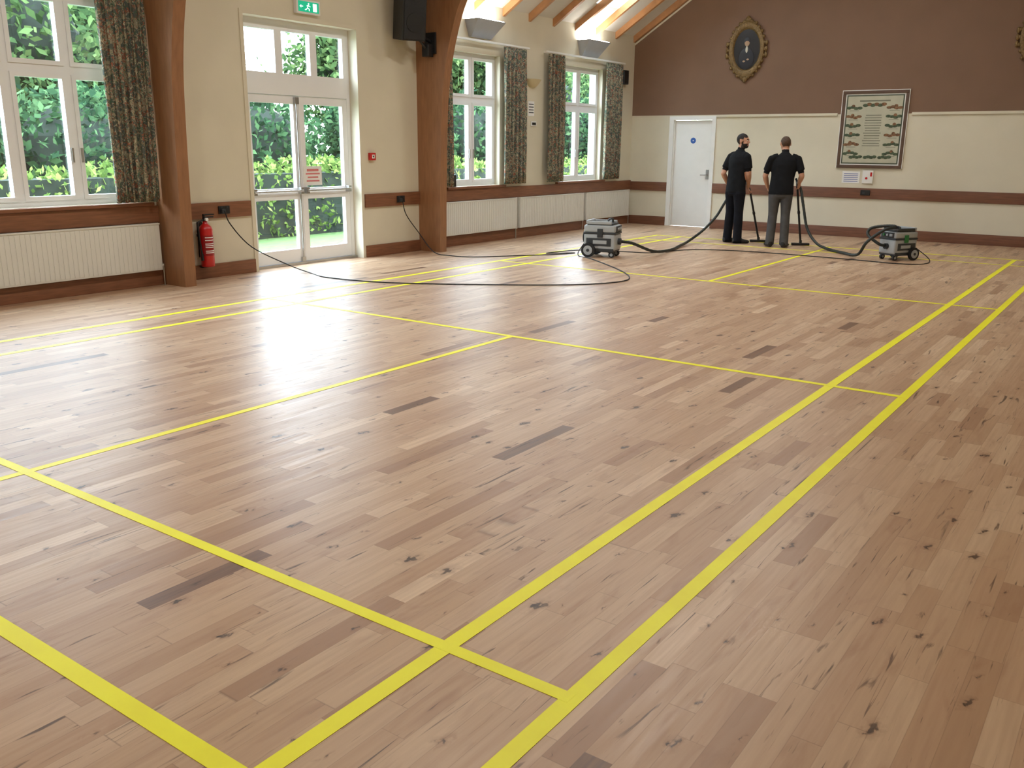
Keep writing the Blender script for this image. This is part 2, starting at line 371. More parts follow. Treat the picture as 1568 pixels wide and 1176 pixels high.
def double_door():
    mb=MB(); y0,y1,_,z1=DOOR; x0,x1=XL-.22,XL-.15; f=.06; zt0,zt1=2.1,2.3
    mb.box(x0,x1,y0,y0+f,0,z1); mb.box(x0,x1,y1-f,y1,0,z1); mb.box(x0,x1,y0+f,y1-f,z1-f,z1); mb.box(x0,x1+.02,y0+f,y1-f,zt0,zt1)
    mb.box(x0-.06,x1+.04,y0,y1,-.0,.03,2)
    w=(y1-y0-2*f)/3
    for i in range(3):
        a=y0+f+w*i; b=a+w; g=.055
        mb.box(x0+.01,x1+.01,a,a+g,zt1,z1-f); mb.box(x0+.01,x1+.01,b-g,b,zt1,z1-f); mb.box(x0+.01,x1+.01,a+g,b-g,zt1,zt1+g); mb.box(x0+.01,x1+.01,a+g,b-g,z1-f-g,z1-f)
        mb.box(x0+.03,x0+.036,a+g,b-g,zt1+g,z1-f-g,1)
    ym=(y0+y1)/2
    for k,(a,b) in enumerate(((y0+f+.004,ym-.003),(ym+.003,y1-f-.004))):
        s=.085
        mb.box(x0+.01,x1,a,a+s,.035,zt0-.004); mb.box(x0+.01,x1,b-s,b,.035,zt0-.004)
        mb.box(x0+.01,x1,a+s,b-s,.035,.2); mb.box(x0+.01,x1,a+s,b-s,.83,.97); mb.box(x0+.01,x1,a+s,b-s,zt0-.1,zt0-.004)
        mb.box(x0+.03,x0+.036,a+s,b-s,.2,.83,1); mb.box(x0+.03,x0+.036,a+s,b-s,.97,zt0-.1,1)
        mb.box(x1+.0,x1+.06,a+.02,a+.07,.9,.98,2); mb.box(x1,x1+.06,b-.07,b-.02,.9,.98,2)
        mb.cyl((x1+.055,a+.03,.94),(x1+.055,b-.03,.94),.014,2)
    mb.cyl((x1+.02,ym-.05,.98),(x1+.02,ym-.05,2.02),.009,2); mb.cyl((x1+.02,ym-.05,.05),(x1+.02,ym-.05,.9),.009,2)
    mb.box(x1,x1+.04,ym-.08,ym-.02,2.0,2.08,2); mb.box(x1,x1+.03,ym-.08,ym-.02,.03,.09,2)
    mb.build('door_1',[M_pvc,M_glass,M_chrome])
    mb=MB(); 
    mb.box(x1+.001,x1+.004,8.0,8.31,1.0,1.24,0); 
    for k,(w,h) in enumerate(((.2,.03),(.24,.02),(.18,.02),(.22,.02))):
        zz=1.19-k*.045; mb.box(x1+.0041,x1+.0045,8.155-w/2,8.155+w/2,zz-h/2,zz+h/2,1)
    mb.build('door_notice',[M_paper,mat('red_print',(214,130,130),.7,noise=.1)])
double_door()

mb=MB(); mb.box(DX0,DX1,YF+.04,YF+.09,.008,2.015,0,.004)
mb.box(DX0,DX0+.02,YF,YF+.04,0,2.02,0);mb.box(DX1-.02,DX1,YF,YF+.04,0,2.02,0)
for a,b in ((DX0-.09,DX0),(DX1,DX1+.07)): mb.box(a,b,YF-.025,YF,0,2.09,0)
mb.box(DX0,DX1,YF-.025,YF,2.02,2.09,0)
mb.cyl((DX1-.07,YF+.04,1.0),(DX1-.07,YF-.02,1.0),.012,1); mb.cyl((DX1-.07,YF-.02,1.0),(DX1-.19,YF-.02,1.0),.01,1); mb.box(DX1-.1,DX1-.04,YF+.03,YF+.04,.92,1.1,1)
mb.build('door_2',[M_white,M_chrome])
mb=MB(); mb.cyl((-7.57,YF+.04,1.64),(-7.57,YF+.034,1.64),.055,0,28,smooth=False); mb.cyl((-7.57,YF+.034,1.64),(-7.57,YF+.033,1.64),.012,1,12,smooth=False)
mb.build('fire_door_sign',[mat('sign_blue',(40,90,170),.4,noise=.02),M_paper])

# ------------------------------------------------------------------ trim
mb=MB()
for a,b in ((Y0,5.76),(5.9,7.02),(8.92,10.05),(10.19,YF)): mb.box(XL,XL+.028,a,b,0,.16,0,.005)
mb.build('baseboard_left',[M_trim])
mb=MB(); mb.box(XL+.03,DX0-.09,YF-.028,YF,0,.17,0,.005); mb.box(DX1+.07,XR,YF-.028,YF,0,.17,0,.005); mb.build('baseboard_far',[M_trimx])
mb=MB()
for a,b in ((Y0,5.76),(5.9,7.0),(8.93,10.05),(10.19,YF)): mb.box(XL,XL+.03,a,b,.68,.86,0,.006)
mb.build('trim_1',[M_trim])
mb=MB(); mb.box(XL+.03,DX0-.09,YF-.03,YF,.67,.84,0,.006); mb.box(DX1+.07,XR,YF-.03,YF,.67,.85,0,.006); mb.build('trim_2',[M_trimx])
mb=MB()
for a,b,c,d in WIN_L: mb.box(XL+.0,XL+.06,a-.12 if a>6 else Y0,min(b+.12,5.75) if a<6 else b+.12,.862,.898,0,.006); mb.box(XL-.1,XL,a+.001,b-.001,.88,.899,0)
mb.build('trim_3',[M_trim])
mb=MB(); mb.box(DX1+.07,-4.86,YF-.03,YF,ZB-.025,ZB+.02,0,.004); mb.box(-3.64,XR,YF-.03,YF,ZB-.025,ZB+.02,0,.004); mb.box(XL,DX1+.07,YF-.012,YF,ZB+.0,ZB+.02,0); mb.build('trim_4',[M_wall])
mb=MB()
vs=[]
for yy in (YF-.015,YF): vs+=[(XL,yy,ZE-.17),(XC,yy,ZR-.24),(XC,yy,ZR-.205),(XL,yy,ZE-.135)]
mb.add(vs,[(0,1,2,3),(7,6,5,4),(0,4,5,1),(1,5,6,2),(2,6,7,3),(3,7,4,0)])
mb.build('trim_5',[M_wall])
mb=MB()
y0,y1,_,z1=DOOR
mb.box(XL-.0,XL+.012,y0-.05,y0,.0,z1+.05);mb.box(XL,XL+.012,y1,y1+.05,0,z1+.05);mb.box(XL,XL+.012,y0,y1,z1,z1+.05)
mb.build('trim_6',[M_wall])
def radiator(y0,y1,z0=.17,z1=.675,x=XL):
    mb=MB(); xb=x+.035; xf=x+.095
    mb.box(xb,xf-.004,y0,y1,z0,z1,0,.006)
    n=int((y1-y0)/.05); p=(y1-y0-.03)/n
    for i in range(n):
        a=y0+.015+i*p; mb.box(xf-.004,xf,a+.006,a+p-.006,z0+.02,z1-.02)
    mb.box(xb,xf+.004,y0-.003,y1+.003,z1-.012,z1+.003,0,.003)
    for yy in (y0+.2,y1-.2): mb.box(x,xb,yy-.03,yy+.03,z0+.1,z1-.1)
    mb.cyl((xf-.03,y1+.025,0.0),(xf-.03,y1+.025,z0+.07),.009,1); mb.cyl((xf-.03,y1+.025,z0+.05),(xf-.03,y1+.002,z0+.05),.012,0)
    return mb.build('radiator',[M_rad,M_chrome])
radiator(1.75,3.7); radiator(3.75,5.71); radiator(10.45,12.4); radiator(12.52,14.56); radiator(14.68,16.35)
mb=MB()
for yy in (12.46,14.62): mb.box(XL+.03,XL+.06,yy-.018,yy+.018,.16,.68)
mb.build('radiator_pipe_cover',[M_rad])

def curtain(y0,y1,z0,z1,x=XL+.1,folds=6,seed=0):
    r=random.Random(seed); mb=MB(); n=folds*10; rows=14; vs=[];ph=[r.uniform(-.5,.5) for _ in range(folds+2)]
    for j in range(rows+1):
        t=j/rows; z=z0+(z1-z0)*t
        for i in range(n+1):
            s=i/n; a=s*folds*2*math.pi
            amp=.035*(1-.25*t)+.012*math.sin(ph[int(s*folds)]*6+t*3)
            y=y0+(y1-y0)*s+.012*math.sin(a*2+1.3)+(1-t)*.02*math.sin(s*5+seed)
            vs.append((x+amp*math.sin(a+ph[0]+.4*math.sin(t*4+s*6)),y,z))
    fs=[(j*(n+1)+i,j*(n+1)+i+1,(j+1)*(n+1)+i+1,(j+1)*(n+1)+i) for j in range(rows) for i in range(n)]
    mb.add(vs,fs,0,True)
    o=mb.build('curtain',[M_curt]); md=o.modifiers.new('s','SOLIDIFY'); md.thickness=.006; return o
curtain(5.2,5.73,.91,3.02,XL+.13,6,1)
curtain(10.36,10.68,.91,3.0,XL+.12,4,2)
curtain(12.0,12.62,.91,3.02,XL+.12,6,3)
curtain(13.28,13.8,.91,3.02,XL+.12,5,4)
curtain(15.2,15.84,.91,3.02,XL+.12,6,5)
for a,b,xx in ((2.6,5.74,XL+.13),(10.3,12.68,XL+.12),(13.2,15.9,XL+.12)):
    mb=MB(); mb.box(xx-.02,xx+.02,a,b,3.03,3.06,0,.004)
    for yy in (a+.1,(a+b)/2,b-.1): mb.box(XL,xx-.02,yy-.015,yy+.015,3.035,3.055)
    mb.build('curtain_rail',[M_white])

mb=MB(); h=.0015; ws=.06; wc=.048
CX=[-7.234,-6.774,-4.184,-1.594,-1.134]; CY=[1.115,1.875,5.835,9.795,13.755,14.515]
for k,x in enumerate(CX):
    if k==2:
        mb.box(x-wc/2,x+wc/2,CY[0],CY[2],.0005,h); mb.box(x-wc/2,x+wc/2,CY[3],CY[5],.0005,h)
    else: mb.box(x-ws/2,x+ws/2,CY[0]-ws/2,CY[5]+ws/2,.0005,h)
for k,y in enumerate(CY):
    w_=ws if k in (0,5) else wc
    mb.box(CX[0],CX[4],y-w_/2,y+w_/2,.0006,h+.0003)
mb.build('badminton_court_lines',[M_yellow])

# ------------------------------------------------------------------ wall objects
def exitsign():
    mb=MB(); x=XL+.0; mb.box(x,x+.06,7.84,8.22,3.05,3.21,0,.006); xf=x+.061; o=-.02
    mb.box(xf-.002,xf,7.865,8.195,3.07,3.19,1)
    xq=xf+.001
    def q(y0,y1,z0,z1): mb.box(xf,xq,y0+o,y1+o,z0,z1,2)
    q(8.12,8.18,3.085,3.175)
    mb.cyl((xf,8.05+o,3.165),(xq,8.05+o,3.165),.01,2,10,smooth=False)
    for a,b in (((8.05,3.15),(8.03,3.12)),((8.03,3.12),(8.06,3.105)),((8.06,3.105),(8.055,3.085)),((8.03,3.12),(8.01,3.1)),((8.01,3.1),(7.99,3.095)),((8.045,3.148),(8.075,3.135)),((8.045,3.148),(8.02,3.14))):
        mb.cyl((xf,a[0]+o,a[1]),(xf,b[0]+o,b[1]),.005,2,6)
    q(7.91,7.96,3.125,3.135); mb.cyl((xf,7.915+o,3.13),(xf,7.93+o,3.145),.003,2,6); mb.cyl((xf,7.915+o,3.13),(xf,7.93+o,3.115),.003,2,6)
    mb.build('exit_sign',[M_white,mat('exit_green',(0,130,95),.4,emit=(0,150,110),estr=1.2),mat('exit_white',(240,255,250),.4,emit=(240,255,250),estr=1.5)])
exitsign()
mb=MB(); mb.box(XL,XL+.05,9.03,9.13,1.31,1.41,0,.006); mb.box(XL+.05,XL+.052,9.055,9.105,1.335,1.385,1); mb.cyl((XL+.052,9.08,1.36),(XL+.054,9.08,1.36),.012,2,12)
mb.build('fire_alarm_call_point',[M_red,M_paper,M_black])
def extinguisher(y,x=XL+.12):
    mb=MB(); r=.076; zo=.15
    def z(v): return v+zo
    mb.loft([((x,y,z(.0)),r*.8,r*.8),((x,y,z(.008)),r*.97,r*.97),((x,y,z(.03)),r,r),((x,y,z(.42)),r,r),((x,y,z(.455)),r*.85,r*.85),((x,y,z(.48)),r*.5,r*.5),((x,y,z(.495)),.026,.026),((x,y,z(.515)),.024,.024)],0,24)
    mb.cyl((x,y,z(.515)),(x,y,z(.55)),.026,1); mb.box(x-.015,x+.015,y-.02,y+.11,z(.55),z(.565),1,.003); mb.box(x-.015,x+.015,y-.02,y+.12,z(.578),z(.593),1,.003)
    mb.box(x-.012,x+.012,y-.02,y,z(.54),z(.59),1); mb.cyl((x+.02,y,z(.535)),(x+.045,y,z(.535)),.018,2)
    mb.tube([(x,y-.02,z(.53)),(x,y-.09,z(.5)),(x+.01,y-.1,z(.4)),(x+.02,y-.094,z(.25)),(x+.03,y-.088,z(.14))],.011,1,8)
    mb.cyl((x+.03,y-.088,z(.16)),(x+.03,y-.088,z(.08)),.012,1,12,.018)
    vs=[];fs=[]
    for k in range(9):
        a=-1.15+k*.26; 
        for zz in (.13,.36): vs.append((x+(r+.001)*math.cos(a),y+(r+.001)*math.sin(a),z(zz)))
    for k in range(8): fs.append((2*k,2*k+2,2*k+3,2*k+1))
    mb.add(vs,fs,3,True)
    for zz in (.33,.3,.26,.24,.22,.18,.16):
        vs=[]
        for k in range(7):
            a=-.8+k*.24
            for q in (0,.01): vs.append((x+(r+.002)*math.cos(a),y+(r+.002)*math.sin(a),z(zz+q)))
        mb.add(vs,[(2*k,2*k+2,2*k+3,2*k+1) for k in range(6)],2,True)
    mb.box(XL+.0,XL+.03,y-.03,y+.03,z(.1),z(.5),1,.004); mb.box(XL+.03,XL+.045,y-.06,y+.06,z(.34),z(.37),1); mb.box(XL+.03,XL+.1,y-.05,y+.05,z(-.012),z(.0),1)
    mb.build('fire_extinguisher',[M_red,M_black,M_paper,mat('label_red',(150,20,25),.5,noise=.05)])
extinguisher(6.27)
mb=MB(); mb.box(XL,XL+.02,5.93,6.12,.2,.66,0,.004); mb.build('extinguisher_backboard',[mat('backboard_brown',(70,44,36),.5,noise=.1)])
def socket(y,z=.77,x=XL+.03,name='power_socket'):
    mb=MB(); mb.box(x,x+.02,y-.075,y+.075,z-.045,z+.045,0,.004)
    for s in (-.037,.037):
        mb.box(x+.02,x+.024,y+s-.01,y+s+.01,z+.02,z+.036,1)
    mb.box(x+.021,x+.06,y-.062,y-.012,z-.035,z+.012,1,.006)
    return mb.build(name,[M_black,M_dgrey])
socket(6.6); socket(9.62)
def speaker():
    mb=MB(); R=Matrix.Translation((-8.6,9.6,3.23))@Matrix.Rotation(math.radians(-25),4,'Z')@Matrix.Rotation(math.radians(8),4,'Y')
    mb.box(-.17,.17,-.17,.17,-.35,.35,0,.015,R)
    mb.box(.168,.182,-.15,.15,-.33,.33,1,.004,R)
    for z,r in ((-.12,.12),(.2,.06)):
        mb.cyl(R@Vector((.18,0,z)),R@Vector((.19,0,z)),r,0,24)
    mb.cyl((-8.62,9.75,2.98),(-8.62,10.05,2.9),.025,0); mb.box(-8.72,-8.52,10.02,10.05,2.74,3.02,0,.004); mb.box(-8.68,-8.56,9.92,10.03,2.7,2.86,0,.01)
    mb.cyl((-8.62,9.95,2.8),(-8.62,9.72,2.98),.02,0)
    mb.build('loudspeaker',[M_black,mat('speaker_grille',(30,30,32),.7,noise=.2,nscale=40)])
speaker()
mb=MB(); mb.box(XL,XL+.1,15.93,16.12,2.68,2.94,0,.01); mb.box(XL+.1,XL+.104,15.95,16.1,2.7,2.92,1); mb.build('wall_speaker',[M_dgrey,M_black])
def glow_boxing(y0,y1,z0,z1):  # sloped boxing below a skylight, at the wall top
    mb=MB(); a=XL
    vs=[(a,y0+.1,z0),(a,y1-.1,z0),(a+.05,y1-.1,z0),(a+.05,y0+.1,z0),(a,y0,z1),(a,y1,z1),(a+.26,y1,z1),(a+.26,y0,z1)]
    mb.add(vs,[(0,1,2,3),(0,4,5,1),(1,5,6,2),(2,6,7,3),(3,7,4,0)],0)
    mb.box(a+.02,a+.24,y0+.03,y1-.03,z1-.012,z1+.012,1)  # emissive top stands in for the skylight's glow on the boxing
    mb.build('skylight_boxing',[mat('boxing_grey',(170,174,182),.4,noise=.03),mat('boxing_glow_top',(255,255,255),.5,emit=(255,250,240),estr=26)])
glow_boxing(11.15,11.85,3.1,3.34); glow_boxing(14.35,15.1,3.08,3.34)
mb=MB(); n=12; vs=[];fs=[]
for j in range(6):
    t=j/5; rr=.05+.12*t
    for i in range(n+1):
        a=-math.pi/2+math.pi*i/n; vs.append((XL+rr*.8*math.cos(a),12.95+rr*1.2*math.sin(a),2.46+.13*t**1.5))
for j in range(5):
    for i in range(n): fs.append((j*(n+1)+i,j*(n+1)+i+1,(j+1)*(n+1)+i+1,(j+1)*(n+1)+i))
mb.add(vs,fs,0,True); mb.box(XL,XL+.04,12.91,12.99,2.47,2.56,0); mb.build('wall_sconce',[mat('sconce_plaster',(200,186,150),.7,noise=.04)])
mb=MB(); mb.box(XL,XL+.006,12.84,13.02,2.0,2.24,0); 
for k in range(4): mb.box(XL+.006,XL+.007,12.86,13.0,2.05+.045*k,2.065+.045*k,1)
mb.build('wall_notice',[M_paper,M_dgrey])
mb=MB(); mb.box(XL,XL+.02,12.92,13.07,1.84,1.92,0,.004); mb.box(XL+.02,XL+.023,12.94,13.05,1.86,1.9,1); mb.build('thermostat',[M_white,M_black])
mb=MB(); mb.box(XL-.07,XL+.0,10.81,10.93,.9,1.08,0,.012); mb.cyl((XL-.035,10.85,1.08),(XL-.035,10.85,1.26),.02,0); mb.cyl((XL,10.87,1.0),(XL+.003,10.87,1.0),.03,1); mb.build('cordless_telephone',[M_black,M_dgrey])

def portrait(xc,zc,w=.33,hh=.47):
    mb=MB(); y=YF
    def ell(rx,rz,yy,n=48): return [Vector((xc+rx*math.cos(2*math.pi*i/n),yy,zc+rz*math.sin(2*math.pi*i/n))) for i in range(n)]
    prof=[(1.0,0),(1.03,-.03),(.98,-.055),(.9,-.04),(.84,-.05),(.78,-.03),(.74,-.015)]
    n=48; vs=[];fs=[]
    for s,dy in prof: vs+=ell(w*s,hh*s,y+dy)
    for k in range(len(prof)-1):
        for i in range(n): fs.append((k*n+i,k*n+(i+1)%n,(k+1)*n+(i+1)%n,(k+1)*n+i))
    mb.add(vs,fs,0,True)
    mb.add(ell(w*.76,hh*.76,y-.012),[tuple(range(n))],1)
    for i in range(28):
        a=2*math.pi*i/28; s=1.02+.03*(i%2)
        mb.sph((xc+w*s*math.cos(a),y-.03,zc+hh*s*math.sin(a)),(.032,.02,.032),0,8,6)
    for sgn in (1,-1):
        for dx,dz,r in ((0,.06,.06),(.06,.03,.04),(-.06,.03,.04),(0,.1,.03),(.11,.0,.03),(-.11,0,.03)):
            mb.sph((xc+dx,y-.03,zc+sgn*(hh+dz-.02)),(r,.025,r*.8),0,10,6)
        for dz in (.1,-.1,0): mb.sph((xc+sgn*(w+.04),y-.03,zc+dz),(.03,.02,.05),0,8,6)
    mb.sph((xc+.0,y-.014,zc+.12),(.05,.006,.065),2,16,10)
    mb.sph((xc+.0,y-.0135,zc+.15),(.06,.006,.06),4,16,10)
    mb.sph((xc,y-.0135,zc-.16),(.15,.006,.19),4,20,10)
    mb.sph((xc,y-.017,zc-.0),(.025,.005,.06),3,12,8)
    mb.sph((xc+.03,y-.016,zc-.17),(.03,.006,.02),2,12,8); mb.sph((xc-.04,y-.016,zc-.2),(.03,.006,.02),2,12,8)
    mb.build('oval_portrait',[M_gold,mat('portrait_ground',(22,21,24),.35,noise=.3,nscale=6),mat('portrait_skin',(170,140,115),.5,noise=.1),mat('portrait_cravat',(190,185,170),.5,noise=.1),mat('portrait_coat',(28,30,38),.4,noise=.2)])
portrait(-6.6,3.24); portrait(-1.86,3.2)

def poster():
    mb=MB(); x0,x1,z0,z1=-4.79,-3.71,1.19,2.47; y=YF; f=.05
    for k,a in enumerate(((x0,x1,z0,z0+f),(x0,x1,z1-f,z1),(x0,x0+f,z0+f,z1-f),(x1-f,x1,z0+f,z1-f))): mb.box(a[0],a[1],y-.04,y,a[2],a[3],1,.006)
    for a in ((x0-.012,x1+.012,z1,z1+.012),(x0-.012,x0,z0,z1),(x1,x1+.012,z0,z1)): mb.box(a[0],a[1],y-.03,y,a[2],a[3],0)
    a0,a1,b0,b1=x0+f,x1-f,z0+f,z1-f
    mb.box(a0,a1,y-.02,y,b0,b1,0)
    m=.02; mb.box(a0+m,a1-m,y-.023,y-.02,b0+m,b1-m,5)
    m=.04; mb.box(a0+m,a1-m,y-.0235,y-.023,b0+m,b1-m,2)
    yf=y-.024
    def q(xa,xb,za,zb,mi=3): mb.box(xa,xb,yf-.0006,yf,za,zb,mi)
    cx=(x0+x1)/2
    r=random.Random(3)
    q(cx-.25,cx+.25,b1-.13,b1-.105,4)
    for k in range(13): 
        w=.12+.03*r.random(); zz=b1-.36-k*.042; q(cx-w,cx+w,zz,zz+.014,4)
    for k in range(6):
        for s in (-1,1):
            xx=cx+s*.33; zz=b1-.23-k*.15; mi=(3,6,3)[(k+(s>0))%3]
            for j in range(4):
                mb.sph((xx-.09+.06*j,yf,zz+.012*math.sin(j*2+k)),(.045,.002,.024),mi,10,6)
            mb.sph((xx+.02*s,yf,zz+.025),(.03,.002,.03),6,10,6)
            q(xx-.08,xx+.08,zz-.052,zz-.044,4)
    for s in (-.24,0,.24):
        for j in range(4): mb.sph((cx+s-.07+.05*j,yf,b0+.13+.01*(j%2)),(.04,.002,.026),3,10,6)
    for j in range(6): mb.sph((cx-.15+.06*j,yf,b1-.19+.015*(j%2)),(.045,.002,.028),(3,6)[j%2],10,6)
    mb.build('framed_poster',[M_white,mat('frame_brown',(92,68,52),.5,noise=.15),mat('poster_paper',(186,184,162),.5,noise=.06),mat('poster_ink',(70,84,60),.6,noise=.5,nscale=30),mat('poster_text',(120,120,104),.6,noise=.1),mat('poster_border',(74,84,66),.6,noise=.1),mat('poster_brown_ink',(122,88,58),.6,noise=.5,nscale=30)])
poster()
mb=MB(); mb.box(-4.68,-4.38,YF-.004,YF,.93,1.13,0)
for k in range(5): mb.box(-4.65,-4.41,YF-.005,YF-.004,.955+.032*k,.967+.032*k,1)
mb.build('notice_sheet',[M_paper,mat('print_blue',(110,120,170),.7,noise=.1)])
mb=MB(); mb.box(-4.33,-4.15,YF-.03,YF,.93,1.15,0,.006); mb.box(-4.2,-4.17,YF-.034,YF-.03,1.05,1.12,1); mb.cyl((-4.26,YF-.03,1.02),(-4.26,YF-.036,1.02),.02,1,14); mb.build('alarm_control_box',[M_white,M_red])
mb=MB(); mb.box(-4.33,-4.17,YF-.05,YF-.03,.73,.82,0,.004); mb.box(-4.3,-4.26,YF-.052,YF-.05,.75,.79,1); mb.build('power_socket',[M_black,M_dgrey])

# ------------------------------------------------------------------ vacuum cleaners
def vacuum(loc,rz,green=False,sc=1):
    mb=MB()
    mb.box(-.24,.22,-.17,.17,.10,.33,0,.03)
    mb.box(-.2,.2,-.172,.172,.075,.13,1,.01)
    mb.box(-.245,.225,-.175,.175,.325,.35,1,.008)
    mb.box(-.24,.22,-.172,.172,.345,.45,0,.03)
    mb.box(-.2,.18,-.15,.15,.445,.475,1,.01)
    mb.box(-.18,.16,-.165,-.135,.46,.505,1 if green else 0,.012); mb.box(-.18,.16,.135,.165,.46,.505,1 if green else 0,.012)
    mb.box(-.21,-.16,-.165,.165,.46,.515,0,.014)
    mb.tube([(.1,-.12,.47),(.1,-.11,.52),(.1,0,.53),(.1,.11,.52),(.1,.12,.47)],.014,1,10)
    mb.box(.215,.232,-.13,.13,.36,.44,1,.005); mb.cyl((.232,-.07,.4),(.245,-.07,.4),.018,2 if green else 0,14); mb.cyl((.232,.0,.4),(.242,0,.4),.018,0,14); mb.box(.23,.24,.05,.11,.38,.42,0,.003)
    mb.cyl((.2,0,.22),(.26,0,.22),.045,1,20); 
    for s in (-1,1):
        mb.box(-.04,.04,s*.172,s*.188,.28,.4,2 if green else 1,.006)
        mb.box(-.2,.16,s*.17,s*.176,.16,.27,1,.003); mb.box(-.1,.1,s*.174,s*.18,.19,.24,0,.002)
        mb.cyl((-.16,s*.175,.1),(-.16,s*.215,.1),.1,3,32); mb.cyl((-.16,s*.2,.1),(-.16,s*.222,.1),.066,0,28); mb.cyl((-.16,s*.215,.1),(-.16,s*.228,.1),.022,1,16)
        mb.cyl((.15,s*.13,.085),(.15,s*.13,.12),.016,1,12); mb.box(.12,.18,s*.13-.028,s*.13+.028,.065,.09,1,.008)
        mb.cyl((.165,s*.13-.018,.042),(.165,s*.13+.018,.042),.042,3,24); mb.cyl((.165,s*.13-.02,.042),(.165,s*.13+.02,.042),.022,0,16)
    pts=[(-.25,.1*math.cos(a),.27+.08*math.sin(a)) for a in np.linspace(0,2*math.pi,13)]
    mb.tube(pts,.01,3,8,4); mb.tube([(p[0]-.018,p[1]*.9,p[2]) for p in pts],.01,3,8,4)
    mb.box(-.29,-.23,-.02,.02,.2,.33,1,.006)
    o=mb.build('vacuum_cleaner',[M_grey,M_dgrey,M_green,M_rubber],loc,(0,0,rz)); o.scale=(sc,sc,sc); return o
vacuum((-6.4,11.15,0),math.radians(14))
vacuum((-2.97,13.5,0),math.radians(238),True,.88)

def hose(name,pts,r,mats,ribs=True,res=10):
    mb=MB(); P=catmull(pts,res)
    mb.loft([(p,r*(1.0+ (.1 if (ribs and i%2) else 0)),r*(1.0+(.1 if (ribs and i%2) else 0))) for i,p in enumerate(P)],0,10,side=(.2,.1,.97))
    return mb.build(name,mats)
M_hose=mat('hose_dark',(36,42,38),.5,noise=.15,nscale=30)
r_=Vector((.945,.327,0)); a_=Vector((-.327,.945,0))
m1=Vector((-5.68,14.11,0)); m2=Vector((-4.9,13.99,0))
def w1(x,y,z): return m1+r_*x+a_*y+Vector((0,0,z))
def w2(x,y,z): return m2+r_*x+a_*y+Vector((0,0,z))
H1top=(.2,.215,.92); H1=(.236,.158,.82); H1b=(.42,.3,.05)
H2top=(.25,.29,1.0); H2=(.263,.228,.912); H2b=(.385,.38,.05)
hose('vacuum_hose',[(-6.14,11.22,.22),(-6.0,11.28,.2),(-5.88,11.7,.06),(-5.9,12.3,.026),(-6.05,12.95,.026),(-6.14,13.45,.05),w1(-.46,-.12,.2),w1(-.27,-.05,.42),w1(-.17,.3,.62),w1(-.05,.4,.85),w1(.08,.36,.98),w1(*H1top)],.02,[M_hose])
hose('vacuum_hose',[(-3.1,13.3,.2),(-3.16,13.22,.23),(-3.32,13.26,.34),(-3.3,13.3,.43),(-3.12,13.35,.47),(-2.98,13.3,.47),(-3.1,13.16,.42),(-3.3,13.16,.25),(-3.45,13.3,.05),(-3.75,13.62,.026),(-4.1,14.0,.03),(-4.3,14.1,.1),w2(.46,.05,.3),w2(.38,.12,.62),w2(.32,.24,.88),w2(*H2top)],.02,[M_hose])
hose('extension_cable',[(XL+.09,6.57,.76),(XL+.12,6.62,.6),(-8.72,6.85,.33),(-8.6,7.25,.1),(-8.3,7.35,.008),(-7.79,7.2,.008),(-6.96,7.36,.008),(-5.94,7.98,.008),(-5.25,8.54,.008),(-4.98,9.0,.008),(-5.02,9.4,.008),(-5.46,9.95,.008),(-6.34,10.73,.008),(-6.68,10.93,.02),(-6.66,11.09,.2)],.0065,[M_rubber],False,6)
hose('extension_cable',[(XL+.09,9.6,.74),(XL+.12,9.64,.55),(-8.7,9.8,.3),(-8.4,9.78,.04),(-8.1,9.78,.008),(-7.74,9.85,.008),(-7.4,10.3,.008),(-7.0,10.87,.008),(-6.9,11.2,.008),(-7.2,10.9,.008),(-7.0,11.6,.008),(-6.4,11.8,.008),(-6.0,11.95,.008),(-5.73,12.71,.008),(-4.93,13.03,.008),(-3.54,13.0,.008),(-2.7,12.95,.008),(-2.5,13.4,.02),(-2.83,13.73,.2)],.0065,[M_rubber],False,6)
